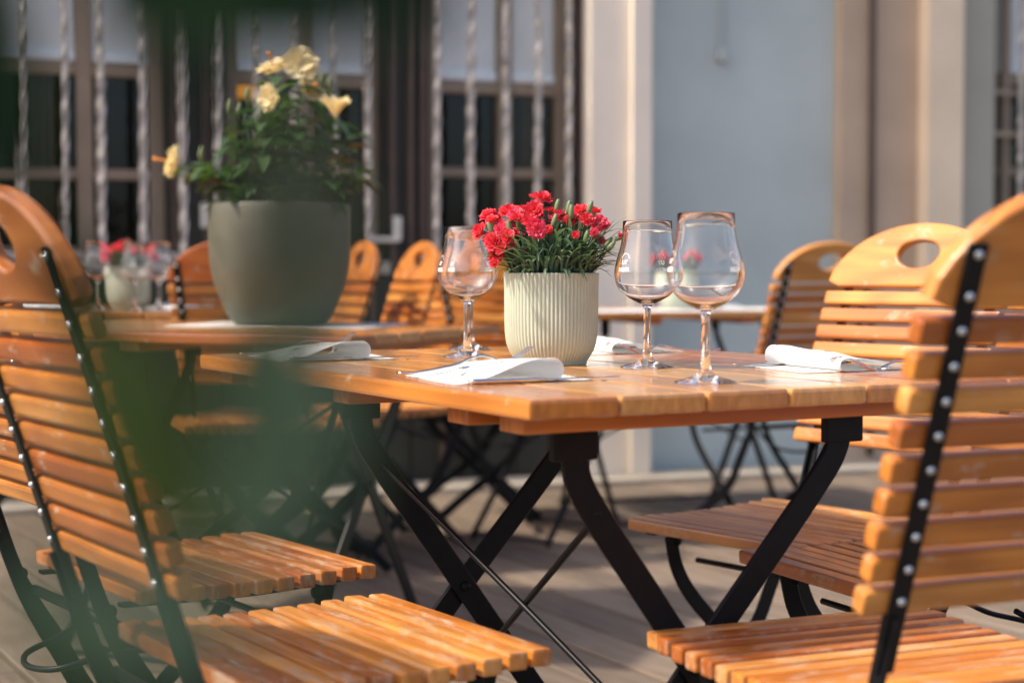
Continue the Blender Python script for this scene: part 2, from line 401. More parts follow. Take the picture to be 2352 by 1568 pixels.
# masonry on the right
wall_piece('cream_pilaster', U(1356, .12), U(1490, .12), -0.16, 0.12, 0, TOP, M['cream'], bev=0.004)
bm = bmesh.new(); bx(U(1490, .12) - 0.09, U(1490, .12) + 0.002, 0.121, 0.15, 0.0, TOP, bm, 0.004); build(bm, 'pilaster_moulding', M['cream'], bld)
wall_piece('blue_wall', U(1490, .12) + 0.003, U(1928, 0.05), -0.16, 0.0, 0, TOP, M['bluegrey'])
wall_piece('tan_pilaster', U(1928, 0.05), U(2130, .06), -0.16, 0.06, 0, TOP, M['tan'])
wall_piece('sand_pilaster', U(2130, .14), U(2212, .14), -0.16, 0.14, 0, TOP, M['pale_tan'], bev=0.004)
wall_piece('window_reveal', U(2212, .05), U(2282, .05), -0.16, 0.05, 0, TOP, M['greige'])
u0 = U(2282, .05)
wall_piece('wall_above_window', u0, u0 + 1.3, -0.16, 0.0, 2.75, TOP, M['tan'])
wall_piece('wall_below_window', u0, u0 + 1.3, -0.16, 0.0, 0, SILL - 0.05, M['tan'])
wall_piece('side_wall', u0 + 1.3, R0, -0.16, 0.0, 0, TOP, M['tan'])
window(2286, 2720, 2500, 170, (2342, 2420, 2500, 2580, 2660), None)
bm = bmesh.new()
for py in (215, 310): z = wu(2320, 0, py)[1]; bx(u0 + 0.0, u0 + 0.5, 0.03, 0.042, z - 0.012, z + 0.012, bm, 0.002)
x = U(2312, -.05); bx(x - 0.02, x + 0.02, -0.085, -0.05, SILL, 2.7, bm, 0.003)
build(bm, 'window_crossbars', M['frame'], bld)
bm = bmesh.new(); tube(bm, [(U(2003, .08), -0.085, 0.05), (U(2001, .08), -0.085, 1.5), (U(1997, .08), -0.085, TOP)], 0.016); build(bm, 'conduit', M['jamb'], bld, True)
bm = bmesh.new(); z = wu(1655, 0.01, 110)[1]; tube(bm, [(U(1655, .01), -0.012, TOP), (U(1655, .01), -0.012, z)], 0.007); bx(U(1645, .01), U(1665, .01), 0.0, 0.03, z - 0.06, z, bm, 0.004); build(bm, 'cable', M['bluegrey'], bld)
for px, py in ((912, 525), (472, 495), (1353, 40)):
    bm = bmesh.new()
    x, z = wu(px, 0.05, py); bx(x - 0.02, x + 0.02, 0.04, 0.06, z - 0.05, z + 0.05, bm, 0.008)
    if px == 912: bx(x - 0.14, x + 0.005, 0.0585, 0.075, z - 0.055, z - 0.035, bm, 0.003)
    bx(x - 0.006, x + 0.006, 0.0, 0.042, z - 0.02, z + 0.02, bm)
    build(bm, 'window_catch', M['white_metal'], bld)
# dark rooms behind the glass
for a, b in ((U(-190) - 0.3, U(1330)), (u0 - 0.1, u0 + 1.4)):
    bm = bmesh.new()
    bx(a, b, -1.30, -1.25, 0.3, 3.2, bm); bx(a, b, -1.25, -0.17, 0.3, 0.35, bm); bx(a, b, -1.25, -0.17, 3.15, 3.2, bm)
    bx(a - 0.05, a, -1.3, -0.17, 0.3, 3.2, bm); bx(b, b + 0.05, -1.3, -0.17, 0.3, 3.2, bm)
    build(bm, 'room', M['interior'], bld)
bm = bmesh.new(); bx(L0, R0, -0.18, -1.6, TOP, TOP + 0.1, bm); build(bm, 'roof', M['jamb'], bld)
bm = bmesh.new(); bx(0, 0, 0, 0, 0, 0, bm); bm.free()
kb = bmesh.new(); x = L0
while x < R0:
    box(kb, (x + 0.5, -0.17, 0.011), (0.994, 0.26, 0.022), 0.005); x += 1.0
kerb = build(kb, 'kerb', M['stone']); kerb.location = O0; kerb.rotation_euler = (0, 0, WA); tag(kerb, kind='structure')
# lantern glowing inside
x, z = wu(567, -0.30, 197)
ln = empty('lantern', O0 + WD * x - WN * 0.30 + Vector((0, 0, z)), WA)
tag(ln, 'square orange lantern glowing behind the dark window above the yellow hibiscus', 'lantern')
hw = 0.049
bm = bmesh.new(); lathe(bm, [(hw * 1.25, -hw), (hw * 1.4, -hw * .8), (hw * 1.4, hw * .8), (hw * 1.25, hw)], 4); lsh = build(bm, 'lamp_shade', M['lit'], ln); lsh.rotation_euler = (0, 0, R(45))
bm = bmesh.new(); box(bm, (0, 0, hw + 0.006), (hw * 2, hw * 2, 0.01), 0.002); tube(bm, [(0, 0, hw + 0.01), (0, 0, hw + 0.7)], 0.003); build(bm, 'cap', M['jamb'], ln)

# ------------------------------------------------------------------ folding chair
def make_chair():
    root = empty('folding_chair')
    bm = bmesh.new()
    for i in range(11):
        y = 0.168 - i * 0.0345
        z = 0.449 - 0.006 * (1 - (y / 0.18) ** 2) - (0.003 if i == 0 else 0) + rnd.uniform(-.0006, .0006)
        tilt = 0.07 * (-y / 0.18)
        box(bm, (rnd.uniform(-.001, .001), y, z), (0.40 - (0.008 if i == 0 else 0), 0.0268, 0.021), 0.0042, Euler((tilt, 0, 0)))
    build(bm, 'seat', M['seat_wood'], root)
    yb = lambda h: -0.262 - (h - 0.56) * 0.33
    ln_ = math.atan(0.33)
    bm = bmesh.new()
    for i in range(9):
        h = 0.575 + 0.0325 * i
        box(bm, (rnd.uniform(-.0015, .0015), yb(h), h), (0.404, 0.020, 0.0262), 0.0055, Euler((ln_, 0, 0)))
    build(bm, 'backrest', M['back_wood'], root)
    # top rail with its oval grip hole
    bm = bmesh.new(); N = 72; cx, cy = 0.0, 0.064
    outl = [(-0.2, 0.0), (0.2, 0.0)]
    for i in range(61):
        x = 0.2 * math.cos(math.pi * i / 60); outl.append((x, 0.012 + 0.113 * max(0.0, 1 - abs(x / 0.2) ** 2.1) ** 0.62))
    def cast(a):
        dx, dy = math.cos(a), math.sin(a); best = 9
        for j in range(len(outl)):
            (x1, y1), (x2, y2) = outl[j], outl[(j + 1) % len(outl)]
            ex, ey = x2 - x1, y2 - y1; den = dx * ey - dy * ex
            if abs(den) < 1e-9: continue
            t_ = ((x1 - cx) * ey - (y1 - cy) * ex) / den; s_ = ((x1 - cx) * dy - (y1 - cy) * dx) / den
            if t_ > 0 and -1e-6 <= s_ <= 1 + 1e-6: best = min(best, t_)
        return (cx + dx * best, cy + dy * best)
    th = 0.021; e = 0.0045
    angs = [2 * math.pi * i / N for i in range(N)]
    outer = [cast(a) for a in angs]; inner = [(cx + 0.048 * math.cos(a), cy + 0.027 * math.sin(a)) for a in angs]
    def inset(p, q, dd): v = Vector((q[0] - p[0], q[1] - p[1])); v.normalize(); return (p[0] + v.x * dd, p[1] + v.y * dd)
    prof = []
    for (loop, other) in ((outer, inner), (inner, outer)):
        prof.append((loop, other))
    def V(p, y): return Vector((p[0], y, p[1]))
    seq = [[V(inset(outer[i], inner[i], e), -th / 2) for i in range(N)], [V(inset(outer[i], inner[i], e * .3), -th / 2 + e * .3) for i in range(N)],
           [V(outer[i], -th / 2 + e) for i in range(N)], [V(outer[i], th / 2 - e) for i in range(N)],
           [V(inset(outer[i], inner[i], e * .3), th / 2 - e * .3) for i in range(N)], [V(inset(outer[i], inner[i], e), th / 2) for i in range(N)],
           [V(inset(inner[i], outer[i], e), th / 2) for i in range(N)], [V(inset(inner[i], outer[i], e * .3), th / 2 - e * .3) for i in range(N)],
           [V(inner[i], th / 2 - e) for i in range(N)], [V(inner[i], -th / 2 + e) for i in range(N)],
           [V(inset(inner[i], outer[i], e * .3), -th / 2 + e * .3) for i in range(N)], [V(inset(inner[i], outer[i], e), -th / 2) for i in range(N)]]
    rings(bm, seq, close=True)
    bmesh.ops.recalc_face_normals(bm, faces=bm.faces)
    bmesh.ops.rotate(bm, verts=bm.verts, cent=(0, 0, 0), matrix=Matrix.Rotation(ln_, 3, 'X'))
    bmesh.ops.translate(bm, verts=bm.verts, vec=(0, yb(0.856), 0.856))
    build(bm, 'top_rail', M['back_wood'], root)
    # steel straps on the back with rivets, running on into the front legs
    for s in (-1, 1):
        bm = bmesh.new(); x = s * 0.164
        hh = [0.912, 0.85, 0.7, 0.56, 0.50]
        off = -0.0135 / math.cos(ln_)
        nrm = Vector((0, -math.cos(ln_), -math.sin(ln_)))
        bar(bm, [(x, yb(h) + off, h) for h in hh], 0.021, 0.005, nrm, 3)
        st = build(bm, 'back_strap', M['iron'], root)
        for h in [0.575 + 0.0325 * i for i in range(9)] + [0.866, 0.903]:
            bm = bmesh.new(); dome(bm, Vector((x, yb(h) + off, h)) + nrm * 0.0028, 0.0046, 0.75, nrm)
            build(bm, 'rivet', M['rivet'], st, True)
        bm = bmesh.new(); xl = s * 0.168
        bar(bm, [(xl, yb(0.56) - 0.012, 0.56), (xl, yb(0.42) - 0.010, 0.42), (xl, -0.165, 0.31), (xl, -0.105, 0.215), (xl, 0.03, 0.12), (xl, 0.165, 0.012)],
            lambda t: 0.022 + 0.011 * min(1, max(0, t * 5 - .8)), 0.006, (1, 0, 0))
        dome(bm, (xl + s * 0.004, -0.222, 0.43), 0.010, 0.5, (s, 0, 0))
        l1 = build(bm, 'leg', M['iron'], root)
        bm = bmesh.new(); xi = s * 0.146
        bar(bm, [(xi, 0.125, 0.425), (xi, 0.108, 0.365), (xi, 0.065, 0.305), (xi, -0.04, 0.205), (xi, -0.235, 0.012)], 0.028, 0.006, (1, 0, 0))
        dome(bm, (xi, 0.11, 0.415), 0.012, 0.6, (s, 0, 0)); dome(bm, (s * 0.152, -0.06, 0.19), 0.009, 1.0, (s, 0, 0))
        build(bm, 'leg', M['iron'], root)
        bm = bmesh.new(); bar(bm, [(s * 0.152, 0.17, 0.4325), (s * 0.152, 0.0, 0.4265), (s * 0.152, -0.20, 0.433)], 0.004, 0.018, (1, 0, 0))
        build(bm, 'seat_rail', M['iron'], root)
    for q, hh_, yy_, rr_ in ((0.166, 0.405, -0.205, 0.008), (0.145, 0.375, 0.06, 0.005), (0.158, 0.022, 0.158, 0.006), (0.146, 0.022, -0.226, 0.006)):
        bm = bmesh.new(); tube(bm, [(-q, yy_, hh_), (q, yy_, hh_)], rr_); build(bm, 'stretcher', M['iron'], root, True)
    bm = bmesh.new(); tube(bm, [(-0.075, -0.13, 0.385), (-0.075, -0.20, 0.35), (-0.06, -0.255, 0.335), (-0.0, -0.275, 0.33), (0.06, -0.255, 0.335), (0.075, -0.20, 0.35), (0.075, -0.13, 0.385)], 0.0045)
    build(bm, 'lock_wire', M['iron'], root, True)
    return root
chair = make_chair(); used = [False]
def place_chair(front_dir, loc, label, group):
    o = copy_tree(chair) if used[0] else chair
    used[0] = True
    o.location = (loc[0], loc[1], 0)
    o.rotation_euler = (0, 0, math.atan2(front_dir[1], front_dir[0]) - math.pi / 2)
    tag(o, label, 'chair', group)
    return o
def chair_by_front(p_left, p_right, label, group):
    """ends of the front slat on the ground plane, as the sitter's left and right"""
    a, b = Vector(p_left[:2]), Vector(p_right[:2]); m = (a + b) / 2
    xd = (b - a).normalized(); fd = Vector((-xd.y, xd.x))
    return place_chair(fd, m - fd * 0.18, label, group)
GT = 'folding chairs around the front table'
GB = 'folding chairs at the tables behind'
# sitter's left/right ends of each front slat
SH = Vector((-0.003, 0.0, 0))
chair_by_front(at(884, 1352, .46) + SH, at(1275, 1480, .46) + SH, 'nearest folding chair on the left, its back lit and seat slats worn, lower left foreground', GT)
chair_by_front(at(583, 1212, .46), at(862, 1288, .46), 'folding chair just behind the nearest left one, at the far left edge', GT)
c_r = place_chair((-0.385, 0.923), (0.412, 1.885), 'closest folding chair at right, seen from behind with black riveted strap', GT)
mA = (at(1722, 1262, .46) + at(1405, 1172, .46)) / 2; fA = Vector((-.78, -.63)).normalized()
place_chair(fA, Vector((mA.x + .055, mA.y)) - fA * .18, 'sunlit folding chair on the far right side of the front table, grip hole showing', GT)
chair_by_front(at(2010, 1345, .46), at(1732, 1265, .46), 'folding chair tucked beside the front table, mostly hidden behind the closest right chair', GT)
def chair_far(px, Y, fd, label):
    X = (px - 1176) / F_PX * Y
    v = Vector(fd).normalized()
    return place_chair(v, Vector((X, Y)) + v * 0.33, label, GB)
chair_far(548, 4.75, (0.15, 0.99), 'folding chair seen from behind, left part showing beside the big grey-green pot')
chair_far(790, 4.9, (-0.93, -0.36), 'folding chair peeking out to the right of the big grey-green pot')
chair_far(930, 5.0, (-0.93, -0.36), 'pale lit folding chair with oval grip hole between big pot and left wine glass')
chair_far(1045, 5.5, (-0.75, -0.66), 'darker folding chair half hidden behind the pale one left of the glass')
chair_far(1130, 5.25, (0.55, 0.83), 'shaded folding chair seen through the left wine glass')
chair_far(1268, 6.0, (-0.95, -0.30), 'folding chair hidden behind the carnation pot, its black legs showing under the front table')
chair_far(1880, 5.05, (-0.50, 0.87), 'folding chair seen from behind before the blue-grey wall, at the far table')

# ------------------------------------------------------------------ tables
TW, TL, TH = 0.83, 1.10, 0.75
def make_table():
    root = empty('folding_table')
    bm = bmesh.new(); p = TW / 7
    for i in range(7):
        jit = rnd.uniform(-0.003, 0.003)
        box(bm, (-TW / 2 + p * (i + .5), jit * 2, TH - 0.0115), (p - 0.003, TL + jit, 0.023 + rnd.uniform(-.0008, .0008)), 0.005)
    build(bm, 'table_top', M['table_wood'], root)
    for t_ in (0.073, 0.205, 0.56, 0.90, 1.03):
        bm = bmesh.new(); box(bm, (0.0, t_ - TL / 2 + 0.02, TH - 0.0345), (TW - 0.06, 0.055, 0.022), 0.004); build(bm, 'batten', M['batten_wood'], root)
    zt = TH - 0.046
    xa, xd = -TW / 2 + 0.125, -TW / 2 + 0.535
    for t_ in (0.115, 0.73):
        y = t_ - TL / 2
        for s in (0, 1):
            bm = bmesh.new(); yy = y + (0.004 if s else -0.004)
            if s == 0: pts = [(xa, yy, zt), (xa + 0.004, yy, zt - 0.055), (xa + 0.032, yy, 0.598), (xa + 0.103, yy, 0.50), (xa + 0.175, yy, 0.40), (xa + 0.318, yy, 0.2), (xa + 0.452, yy, 0.013)]
            else: pts = [(xd, yy, zt), (xd - 0.010, yy, zt - 0.045), (xd - 0.045, yy, 0.612), (xd - 0.145, yy, 0.50), (xd - 0.235, yy, 0.40), (xd - 0.405, yy, 0.2), (xd - 0.56, yy, 0.013)]
            bar(bm, pts, 0.036, 0.007, (0, 1, 0), 8)
            xx = pts[0][0]
            box(bm, (xx, yy, zt - 0.012), (0.062, 0.012, 0.05), 0.003)
            dome(bm, (pts[4][0], yy - 0.006, 0.40), 0.008, 0.6, (0, -1, 0))
            build(bm, 'leg', M['iron'], root)
    bm = bmesh.new()
    y1, y2 = 0.115 - TL / 2, 0.73 - TL / 2
    tube(bm, [(xa + 0.03, y2, 0.60), (xa + 0.04, y2 - 0.02, 0.588), (xa + 0.105, (y1 + y2) / 2, 0.433), (xa + 0.17, y1 + 0.012, 0.27), (xa + 0.175, y1, 0.27)], 0.0045)
    build(bm, 'brace', M['iron'], root, True); bm = bmesh.new()
    tube(bm, [(xa + 0.03, y1, 0.60), (xa + 0.04, y1 + 0.02, 0.588), (xa + 0.112, (y1 + y2) / 2, 0.433), (xa + 0.18, y2 - 0.012, 0.27), (xa + 0.185, y2, 0.27)], 0.0045)
    build(bm, 'brace', M['iron'], root, True); bm = bmesh.new(); tube(bm, [(xa + 0.452, y1, 0.022), (xa + 0.452, y2, 0.022)], 0.006); build(bm, 'brace', M['iron'], root, True)
    bm = bmesh.new(); tube(bm, [(xd - 0.56, y1, 0.03), (xd - 0.56, y2, 0.03)], 0.006)
    build(bm, 'brace', M['iron'], root, True)
    return root
P0 = at(1213, 918, TH)
def table_at(root, corner, ang):
    a = Vector((math.cos(ang), math.sin(ang), 0)); b = Vector((-math.sin(ang), math.cos(ang), 0))
    c = corner + a * TW / 2 + b * TL / 2
    root.location = (c.x, c.y, 0); root.rotation_euler = (0, 0, ang)
GTb = 'slatted wooden folding tables'
t1 = make_table(); table_at(t1, P0, ANG); tag(t1, 'front wooden table laid with glasses and a ribbed pot of red carnations', 'table', GTb)
t2 = copy_tree(t1); A2 = R(68.0); table_at(t2, at(806, 773, TH), A2); tag(t2, 'wooden table behind, carrying the big grey-green pot of yellow hibiscus', 'table', GTb)
t3 = copy_tree(t1); t3.location = (-1.33, 5.35, 0.015); t3.rotation_euler = (0, 0, R(8)); tag(t3, 'back left wooden table by the barred window with a small pot of red flowers', 'table', GTb)
t4 = copy_tree(t1); t4.location = (0.40, 6.05, 0); t4.rotation_euler = (0, 0, R(108)); tag(t4, 'far wooden table before the blue-grey wall, seen past the wine glasses', 'table', GTb)
def on_t1(q, t): return P0 + A * q + B * t          # point on the front table

# ------------------------------------------------------------------ wine glasses
GP = [(0.0, 0.0), (0.0375, 0.0004), (0.0385, 0.0008), (0.037, 0.0022), (0.026, 0.0050), (0.015, 0.0085), (0.0085, 0.014), (0.0066, 0.019), (0.0056, 0.026), (0.0053, 0.034)] + [(0.0051, 0.034 + 0.003 * i) for i in range(1, 15)] + [(0.0053, 0.080), (0.0057, 0.084), (0.0066, 0.0878),
      (0.010, 0.0905), (0.020, 0.0952), (0.031, 0.1015), (0.0395, 0.110), (0.0448, 0.120), (0.0470, 0.1305), (0.0464, 0.141), (0.0437, 0.153), (0.0400, 0.166), (0.0370, 0.178), (0.0354, 0.190), (0.0350, 0.2065)]
GI = [(0.0348, 0.208), (0.0341, 0.2072), (0.0344, 0.190), (0.0360, 0.178), (0.0390, 0.166), (0.0427, 0.153), (0.0454, 0.141), (0.0460, 0.1305), (0.0438, 0.120), (0.0384, 0.1105), (0.0298, 0.1025), (0.018, 0.0965), (0.007, 0.0935), (0.0, 0.093)]
def bowl_r(h):
    pr = [p for p in GP if p[1] > 0.1]
    for (r0, h0), (r1, h1) in zip(pr, pr[1:]):
        if h0 <= h <= h1: return r0 + (r1 - r0) * (h - h0) / (h1 - h0)
    return 0.035
def text_mesh(txt, size):
    cu = bpy.data.curves.new('t', 'FONT'); cu.body = txt; cu.size = size * .85; cu.offset = 0.00025; cu.align_x = 'CENTER'; cu.resolution_u = 3
    o = bpy.data.objects.new('t', cu); C.objects.link(o)
    dg = bpy.context.evaluated_depsgraph_get(); dg.update()
    me = bpy.data.meshes.new_from_object(o.evaluated_get(dg)); bpy.data.objects.remove(o)
    return me
def make_glass():
    root = empty('wine_glass')
    bm = bmesh.new(); prof = GP[1:] + GI[:-1]; n = 96
    rr = [[Vector((r * math.cos(2 * math.pi * j / n), r * math.sin(2 * math.pi * j / n), z)) for j in range(n)] for r, z in prof]
    vs = rings(bm, rr, cap=False)
    c0 = bm.verts.new((0, 0, 0.0035)); c1 = bm.verts.new((0, 0, 0.093))
    for j in range(n):
        bm.faces.new((vs[0][(j + 1) % n], vs[0][j], c0)); bm.faces.new((vs[-1][j], vs[-1][(j + 1) % n], c1))
    bmesh.ops.recalc_face_normals(bm, faces=bm.faces)
    gb = build(bm, 'bowl_and_stem', M['glass'], root, True)
    bm = bmesh.new()
    for ang in (R(-158), R(40)):
        for txt, h, sz in (('UT', 0.1465, 0.0095), ('NGER', 0.1365, 0.0095)):
            me = text_mesh(txt, sz)
            me.transform(Matrix.Identity(4)); tmp = bmesh.new(); tmp.from_mesh(me)
            bmesh.ops.triangulate(tmp, faces=tmp.faces)
            mp = {}
            for v in tmp.verts:
                hh = h + v.co.y; r = bowl_r(hh) + 0.00025; a = ang + v.co.x / r
                mp[v.index] = bm.verts.new((r * math.cos(a), r * math.sin(a), hh))
            for f in tmp.faces:
                try: bm.faces.new([mp[v.index] for v in f.verts])
                except ValueError: pass
            tmp.free(); bpy.data.meshes.remove(me)
        rr = []
        for i in range(17):
            q = math.pi * i / 16
            for k_, rad in ((0, 0.0075), (1, 0.0069)):
                hh = 0.1545 + rad * math.sin(q); r = bowl_r(hh) + 0.00025; a = ang + rad * math.cos(q) / r
                rr.append(bm.verts.new((r * math.cos(a), r * math.sin(a), hh)))
        for i in range(16): bm.faces.new((rr[2 * i], rr[2 * i + 1], rr[2 * i + 3], rr[2 * i + 2]))
    build(bm, 'glass_print', M['white_print'], gb)
    return root
gl0 = make_glass(); gused = [False]
def place_glass(p, label, group, rz=0.0):
    o = copy_tree(gl0) if gused[0] else gl0
    gused[0] = True; o.location = Vector(p) + Vector((0, 0, 0.0006)); o.rotation_euler = (0, 0, rz); tag(o, label, 'wine glass', group); return o
GG = 'wine glasses on the front table'; GGB = 'wine glasses on the back left table'
place_glass(at(1073, 820, TH), 'tulip wine glass left of the red carnations', GG, R(0))
place_glass(at(1080, 804, TH) , 'wine glass hidden behind the left one, only its foot and stem showing', GG, R(20))
place_glass(at(1486, 845, TH), 'tulip wine glass just right of the carnation pot', GG, R(18))
place_glass(at(1620, 880, TH), 'nearest and largest wine glass, right of the others and slightly blurred', GG, R(-10))

# ------------------------------------------------------------------ carnations in a ribbed pot
def petal_disc(bm, c, nrm, rad, np_, lift, ruff, r_, inner=0.15, droop=0.0):
    q = Vector(nrm).normalized().to_track_quat('Z', 'Y').to_matrix().to_4x4(); T = Matrix.Translation(c) @ q
    a0 = r_.uniform(0, 6.28)
    for p in range(np_):
        ac = a0 + 2 * math.pi * p / np_ + r_.uniform(-.12, .12); half = math.pi / np_ * 1.25; na = 8; nr = 4; ph = r_.uniform(0, 6.28); rd = rad * r_.uniform(.85, 1.1)
        l0 = lift + r_.uniform(-.15, .15); g_ = []
        for i in range(nr + 1):
            t_ = i / nr; row = []
            for j in range(na + 1):
                s = j / na * 2 - 1
                wd = half * (0.35 + 0.65 * t_ ** 0.7)
                rr = rd * (inner + (1 - inner) * t_) * (1 - 0.16 * s * s * t_)
                if i == nr: rr *= 1 + (0.07 if j % 2 else -0.05) + r_.uniform(-.03, .03)
                z = rr * l0 * (1 - droop * t_) + ruff * rad * t_ * math.sin(s * 6 + ph) + (0.12 * rad * s * s * t_)
                row.append(bm.verts.new(T @ Vector((rr * math.cos(ac + s * wd), rr * math.sin(ac + s * wd), z))))
            g_.append(row)
        for i in range(nr):
            for j in range(na): bm.faces.new((g_[i][j], g_[i][j + 1], g_[i + 1][j + 1], g_[i + 1][j]))
def ribbon(bm, pts, wd, n=5, side=None):
    P = smooth_path(pts, n); L = []
    for i, p in enumerate(P):
        t_ = (P[min(i + 1, len(P) - 1)] - P[max(i - 1, 0)]).normalized()
        s = side if side is not None else t_.cross(Vector((0, 0, 1)))
        s = (s - t_ * s.dot(t_))
        if s.length < 1e-3: s = Vector((1, 0, 0))
        s.normalize(); f = i / (len(P) - 1); ww = wd * (math.sin(math.pi * min(1, 0.12 + f * 0.88)) ** 0.7)
        up = s.cross(t_).normalized()
        L.append((bm.verts.new(p - s * ww / 2 + up * ww * .18), bm.verts.new(p), bm.verts.new(p + s * ww / 2 + up * ww * .18)))
    for a, b in zip(L, L[1:]):
        bm.faces.new((a[0], a[1], b[1], b[0])); bm.faces.new((a[1], a[2], b[2], b[1]))
def ribbed_pot(root, Rr, H, detail=True):
    bm = bmesh.new(); nr = 72; per = 6 if detail else 2; n = nr * per
    pf = [(0.735, 0.0), (0.75, 0.012), (0.76, 0.04), (0.82, 0.09), (0.89, 0.15), (0.945, 0.23), (0.975, 0.34), (0.987, 0.5), (0.99, 0.8), (1.0, 0.985), (0.998, 1.0), (0.955, 1.0), (0.94, 0.97), (0.93, 0.85)]
    rr = []
    for i, (r, z) in enumerate(pf):
        ring = []
        for j in range(n):
            g_ = 0.0
            if detail and 1 <= i <= 9: g_ = [0.0, 0.0, 0.0008, 0.0017, 0.0008, 0.0][j % 6] * (Rr / 0.07)
            a = 2 * math.pi * j / n; ring.append(Vector(((Rr * r - g_) * math.cos(a), (Rr * r - g_) * math.sin(a), H * z)))
        rr.append(ring)
    rings(bm, rr); o = build(bm, 'pot', M['sage'], root, False)
    for p in o.data.polygons: p.use_smooth = True
    bm = bmesh.new(); lathe(bm, [(Rr * .925, H * .86), (Rr * .90, H * .90), (Rr * .3, H * .93)], 32); build(bm, 'soil', M['soil'], root)
POTS = 'ribbed sage pots of red carnations'
def carnation_pot(base, label, flowers, buds, nleaf, detail=True, seed=3, scale=1.0):
    r_ = random.Random(seed)
    root = empty('carnation_pot', base); tag(root, label, 'potted plant', POTS)
    Rr, H = 0.0705 * scale, 0.135 * scale
    ribbed_pot(root, Rr, H, detail)
    fol = bmesh.new()
    for i in range(nleaf):
        a = r_.uniform(0, 6.28); r0 = Rr * 0.88 * math.sqrt(r_.random()); b0 = Vector((r0 * math.cos(a), r0 * math.sin(a), H * .93))
        hgt = r_.uniform(0.015, 0.062) * scale; out = r_.uniform(0.1, 0.9) * 0.045 * scale * (r0 / Rr + .3)
        a2 = a + r_.uniform(-1.0, 1.0); d = Vector((math.cos(a2), math.sin(a2), 0))
        base_z = r_.uniform(0, 0.055) * scale * (1.15 - r0 / Rr); b0.z += base_z
        curl = r_.uniform(-0.6, 0.6)
        p1 = b0 + d * out * .35 + Vector((0, 0, hgt * .6)); p2 = b0 + d * out + Vector((0, 0, hgt * (.9 + curl * .3))); p3 = b0 + d * out * 1.6 + Vector((0, 0, hgt * (.9 + curl * .8)))
        ribbon(fol, [b0, p1, p2, p3], r_.uniform(0.0032, 0.0078) * scale, 4)
    for i in range(14 if detail else 4):           # leaves that hang over the rim
        a = r_.uniform(3.4, 6.1); d = Vector((math.cos(a), math.sin(a), 0)); b0 = d * Rr * .85 + Vector((0, 0, H * .95))
        ribbon(fol, [b0, d * Rr * 1.0 + Vector((0, 0, H * 1.04)), d * Rr * 1.15 + Vector((0, 0, H * 1.02)), d * Rr * r_.uniform(1.2, 1.32) + Vector((0, 0, H * r_.uniform(.86, 1.05)))], 0.0045 * scale, 4)
    stm = bmesh.new()
    for (fx, fy, fz, rad, nx, ny, nz, m) in flowers:
        c = Vector((fx, fy, fz)); nrm = Vector((nx, ny, nz)).normalized()
        b0 = Vector((fx * .35, fy * .35, H * .93)); cal = c - nrm * rad * .55
        tube(stm, [b0, (b0 + cal) / 2 + Vector((fx * .1, fy * .1, 0.006)), cal - nrm * rad * .2], 0.0011 * scale, 4, 6)
        fl = bmesh.new()
        petal_disc(fl, c, nrm, rad, 5, 0.30, 0.10, r_, 0.12)
        petal_disc(fl, c + nrm * rad * .06, nrm, rad * .85, 5, 0.55, 0.13, r_, 0.1)
        petal_disc(fl, c + nrm * rad * .12, nrm, rad * .6, 5, 0.9, 0.16, r_, 0.1)
        petal_disc(fl, c + nrm * rad * .2, nrm, rad * .35, 4, 1.6, 0.2, r_, 0.1)
        fo = build(fl, 'flower', M['red'] if m == 0 else M['pink'], root, True)
        if detail:
            cb = bmesh.new(); tube(cb, [cal - nrm * rad * .5, cal, c + nrm * rad * .08], lambda t: (0.0018 + 0.0022 * t) * scale, 3, 8); build(cb, 'calyx', M['bud'], fo, True)
    for (fx, fy, fz, nx, nz) in buds:
        c = Vector((fx, fy, fz)); nrm = Vector((nx, 0, nz)).normalized(); b0 = Vector((fx * .4, fy * .4, H * .93))
        tube(stm, [b0, (b0 + c) / 2 + Vector((fx * .1, 0, 0)), c - nrm * 0.008], 0.0011 * scale, 4, 6)
        bb = bmesh.new(); tube(bb, [c - nrm * 0.009, c - nrm * 0.004, c + nrm * 0.004, c + nrm * 0.010], lambda t: (0.0015 + 0.0027 * math.sin(math.pi * min(1, .15 + t * .8))) * scale, 4, 8)
        build(bb, 'bud', M['bud'], root, True)
    fo = build(fol, 'foliage', M['carn_leaf'], root, True)
    build(stm, 'stems', M['stem'], root, True)
    return root
pot_p = at(1266, 836, TH) ; PY = pot_p.y
fl = []
def from_zoom(zx, zy): return ((1200 + zx / 2.091) / 1.2755, (500 + zy / 2.091) / 1.2755)
